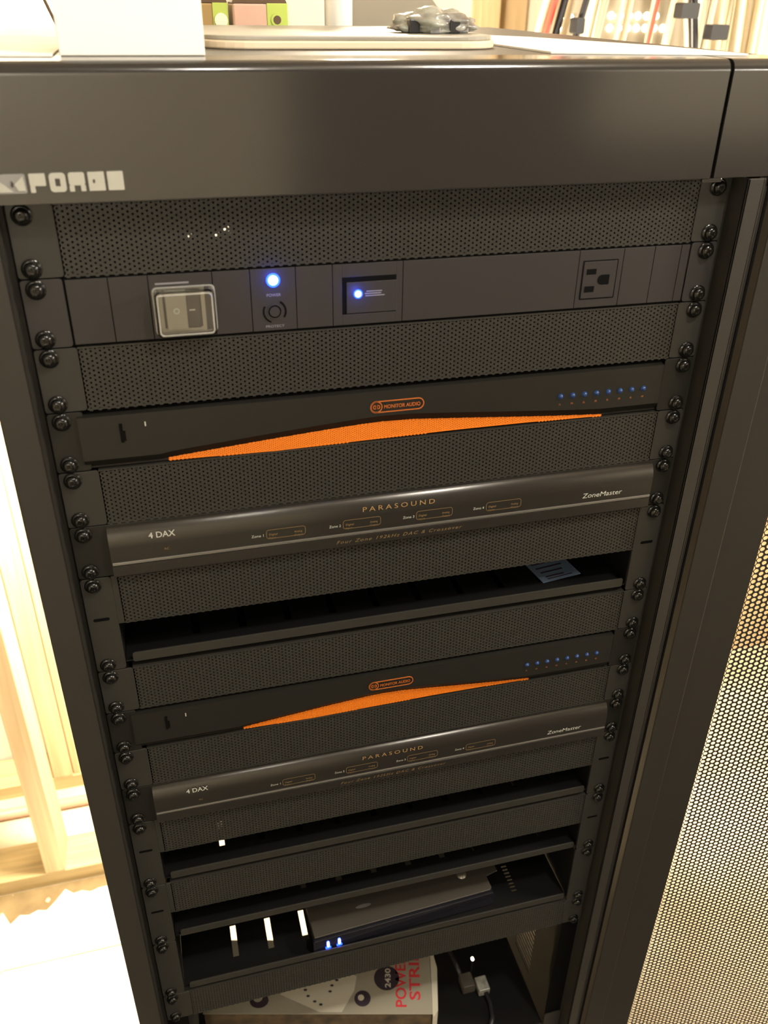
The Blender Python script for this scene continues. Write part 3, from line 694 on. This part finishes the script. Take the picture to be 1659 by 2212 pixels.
# cable with a plug hanging in the dark bottom bay
cw = thing('power_cable', 'dark cable with grey plug lying beside the power strip carton', 'cable', loc=(378, 72, -1062))
obj('cord', MB().tube([(-46, 150, 3.5), (-30, 110, 8), (-22, 75, 18), (-16, 30, 20), (-12, 8, 12)], 3.2).tube([(14, -12, 8), (16, -30, 4), (12, -48, 3.6), (2, -62, 3.6)], 3.2), M['black_rub'], cw)
obj('plug', MB().rrect(-16, 2, 2, 18, 3, -8, 12, 3), M['device'], cw, 1); obj('plug_tip', MB().rrect(4, 20, 2, 15, 2, -16, 4, 3), M['clearbag'], cw, 1)
obj('light_dot', MB().lathe((6, 32), [(.02, 17), (1.6, 18), (2.1, 20), (1.6, 22), (.02, 23)], 12), M['dot_glow'], cw); obj('light_stem', MB().box(5, 7, 19, 21, 0, 31), M['black_rub'], cw)

# ---------------------------------------------------------------- perforated door, swung open to the right
door = thing('perforated_door', 'perforated black steel rack door swung open to the right', 'door', loc=(502, -15, -1485), rz=R(-13))
DH = 1552; DW = 520
for a, b in ((0, 23), (DW - 23, DW)): obj('door_stile', MB().box(a, b, -3.5, 16, 0, DH), M['paint'], door, 1.2)
for a, b in ((0, 40), (DH - 40, DH)): obj('door_rail', MB().box(23, DW - 23, -1, 16, a, b), M['paint'], door, 1.2)
for a, b in ((23, 59), (DW - 59, DW - 23)): obj('frame_return', MB().box(a, b, 0, 1.5, 40, DH - 40), M['paint'], door)
for a, b in ((40, 80), (DH - 80, DH - 40)): obj('frame_return', MB().box(59, DW - 59, 0, 1.5, a, b), M['paint'], door)
obj('perforated_sheet', MB().perf(58, DW - 58, 78, DH - 78, 5.85, 2.2, .4, .6, 12), M['vent'], door, fix=False)
for z in (120, 1480): obj('hinge', MB().cyl((-3, 6), 4.0, z, z + 50, 'z', 12), M['tray'], door)

# ---------------------------------------------------------------- things on top of the rack
tb = thing('white_carton', 'plain white carton standing at the left of the rack top', 'carton', loc=(75, 24, 75.2))
obj('carton_body', MB().box(-41, 41, 0, 74, 0, 150), M['white'], tb, .6)
obj('flap_seam', MB().box(-41.2, 41.2, 36, 37, 20, 150.4), M['cream'], tb)
sh_ = obj('paper_sheet', MB().prism([(-60, 20), (30, 16), (34, 250), (-30, 262), (-30, 180), (-60, 170)], 75.2, 76.2, 'z'), M['white']); tag(sh_, 'white paper sheet lying flat at the left end of the rack top', 'paper')
o = obj('thin_cable', MB().tube([(24, 226, 77.6), (25, 228, 79), (23, 229, 85), (19, 230, 96), (13, 231, 112), (6, 232, 130), (-6, 234, 170)], 1.3), M['dark_brown']); tag(o, 'thin dark cable sticking up left of the white carton', 'cable')
# grey sheet stack with rounded end
gs = thing('plastic_tray', 'flat grey plastic tray with rounded end lying across the rack top', 'tray', loc=(215, 150, 75.2))
poly = rrpoly(-95, 118, -62, 150, 34, 8)
obj('tray_base', MB().prism(poly, 0, 5, 'z'), M['edge_beige'], gs, 1)
obj('tray_rim', MB().prism([(p[0] * .985, p[1] * .985 + 1) for p in poly], 5, 8, 'z'), M['grey_sheet'], gs, .8)
# bag of connectors on the tray
bgm = bpy.data.meshes.new('bag'); bmm = bmesh.new(); bmesh.ops.create_icosphere(bmm, subdivisions=4, radius=1)
random.seed(3)
from mathutils import noise
for v in bmm.verts:
    d = 1 + .35 * noise.noise(v.co * 2.3) + .14 * noise.noise(v.co * 6)
    v.co = Vector((v.co.x * .030 * d, v.co.y * .024 * d, max(v.co.z, -.55) * .010 * d + .0055))
for f in bmm.faces: f.smooth = True
bmm.to_mesh(bgm); bmm.free(); bgm.materials.append(M['clearbag'])
bg = thing('parts_bag', 'cloudy plastic bag of small connectors on the grey tray', 'bag', loc=(298, 152, 83.4))
obj('bag', bgm, None, bg)
for i, (x, y, z) in enumerate(((-20, -14, 6), (-6, -20, 5), (10, -18, 6), (20, -8, 5))):
    obj('connector', MB().box(x - 4, x + 4, y - 4, y + 4, 0, z + 3), M['black_rub'] if i % 2 == 0 else M['badge_grey'], bg, .8)
ps = obj('paper_sheet', MB().prism([(345, 40), (478, 14), (470, 120), (425, 265), (400, 300), (340, 300)], 75.2, 76.4, 'z'), M['white']); tag(ps, 'bright white paper sheet at the right end of the rack top', 'paper')
# labelled packages at the back
def package(x0, x1, y, h, body, side, label, hole):
    t = thing('labelled_package', label, 'package', loc=((x0 + x1) / 2, y, 75.2)); w_ = (x1 - x0) / 2
    obj('package_body', MB().box(-w_, w_, 0, 50, 0, h), M[body], t, 2)
    obj('side_label', MB().box(w_ * .25 if hole else w_ * .35, w_ + .6, -.6, 20, .5, h), M[side], t, .5)
    obj('lid', MB().prism([(-w_, h)] + [(w_ * math.cos(R(a)), h + 9 * math.sin(R(a))) for a in range(0, 181, 15)], 0, 50), M['dark_brown'], t)
    if hole: obj('hole', MB().cyl((w_ * .62, h * .45), 3.6, -1.6, -.5), M['dark_brown'], t); obj('hole_rim', MB().ring((w_ * .62, h * .45), 5.6, 3.6, -1.4, -.4), M['green'], t)
    else: obj('round_label', MB().cyl((w_ * .7, h * .42), 6, -1.4, -.5), M['cream'], t)
package(170, 220, 352, 24, 'pink', 'green', 'pink and lime package with a dark hole on the rack top', True)
package(124, 166, 356, 24, 'brown_box', 'green', 'brown package with round pale label behind the white carton', False)
o = obj('white_bottle', MB().cyl((281, 410), 14, 75.2, 190, 'z', 20), M['white'], bevel=2); tag(o, 'bright white upright tube at the back of the rack top', 'tube')
o = obj('cream_box', MB().box(222, 264, 395, 440, 75.2, 170), M['cream'], bevel=1); tag(o, 'cream box between the lime package and the white tube', 'box')
o = obj('grey_case', MB().prism([(298, 75.2), (420, 75.2), (404, 84), (372, 118), (330, 150), (298, 160)], 430, 520), M['wave'], bevel=1); tag(o, 'grey sloping case at the back right of the rack top', 'case')

# ---------------------------------------------------------------- cable bundle hanging on the wall behind
random.seed(11)
def hang(x, y, lean, r, m, label, group, bow=0):
    pts = []
    for i in range(26):
        t = i / 25; z = 935 - 2427 * t; q = max((z - 60) / 300, -.7)
        pts.append((x + lean * q + bow * q * q + 5 * math.sin(t * 14 + x), y + 5 * math.sin(t * 9 + x * .1), z))
    o = obj('hanging_cable', MB().tube(pts, r, 7), M[m]); tag(o, label, 'cable', group); return o
LBL = 'cream cable in the hanging bundle behind the rack'; GR = 'cream hanging cables'
for i in range(34):
    k = i / 33; x = 735 + 410 * k + random.uniform(-7, 7)
    if 885 < x < 985 and i % 3: continue
    y = 930 + random.uniform(-26, 30); ln_ = 55 * (1 - k) - 25 * k + random.uniform(-12, 12)
    if i % 5 == 4: hang(x, y, ln_, random.uniform(4, 6.5), 'cable2', 'grey cable in the hanging bundle behind the rack', 'grey hanging cables')
    else: hang(x, y, ln_, random.uniform(4, 8), 'cable', LBL, GR)
hang(718, 890, 75, 6, 'red', 'thick red cable at the left edge of the hanging bundle', None)
hang(905, 885, 34, 3.2, 'red', 'thin red cable hanging in front of the lit panel', None)
hang(742, 886, 70, 6, 'black_rub', 'black cable next to the thick red cable', None)
hang(772, 880, 66, 5.5, 'black_rub', 'second black cable from the left of the bundle', None)
hang(985, 882, -75, 7, 'black_rub', 'black cable slanting down right of the lit panel', None, -6)
hang(975, 893, -70, 5, 'cable', 'white cable slanting beside the black one right of the lit panel', None, -6)
for x, z, l in ((1010, 62, 'black hook-and-loop strap around the cables at the far right'), (950, 92, 'black hook-and-loop strap above the slanting black cable'), (762, 70, 'small black clip on the cables left of the lit panel')):
    o = obj('cable_strap', MB().rrect(-15 if x > 900 else -7, 16 if x > 900 else 7, -12, 10, 3, -16, 8, 3), M['black_rub'], loc=V(x, 870, z)); tag(o, l, 'strap')
lp = thing('lit_panel', 'steel panel with two rows of small glowing dots behind the cables', 'panel', loc=(945, 1040, 60))
obj('panel_plate', MB().box(-170, 190, 0, 18, -180, 180), M['wave'], lp, 1)
for r in range(2):
    for i in range(7 if r else 6): obj('light_dot', MB().lathe((-36 + i * 17.5, 20 - r * 19), [(6.2, 0), (5, -4), (.02, -6)], 12), M['dot_glow'], lp)  # bright dots modelled as small glowing domes
for x, z in ((-130, 16), (-112, 18), (-126, -2)): obj('light_dot', MB().lathe((x, z), [(4, 0), (3, -3), (.02, -4)], 10), M['dot_glow'], lp)
for o in bpy.data.objects:
    for k in ('z0', 'lz'):
        if k in o: del o[k]
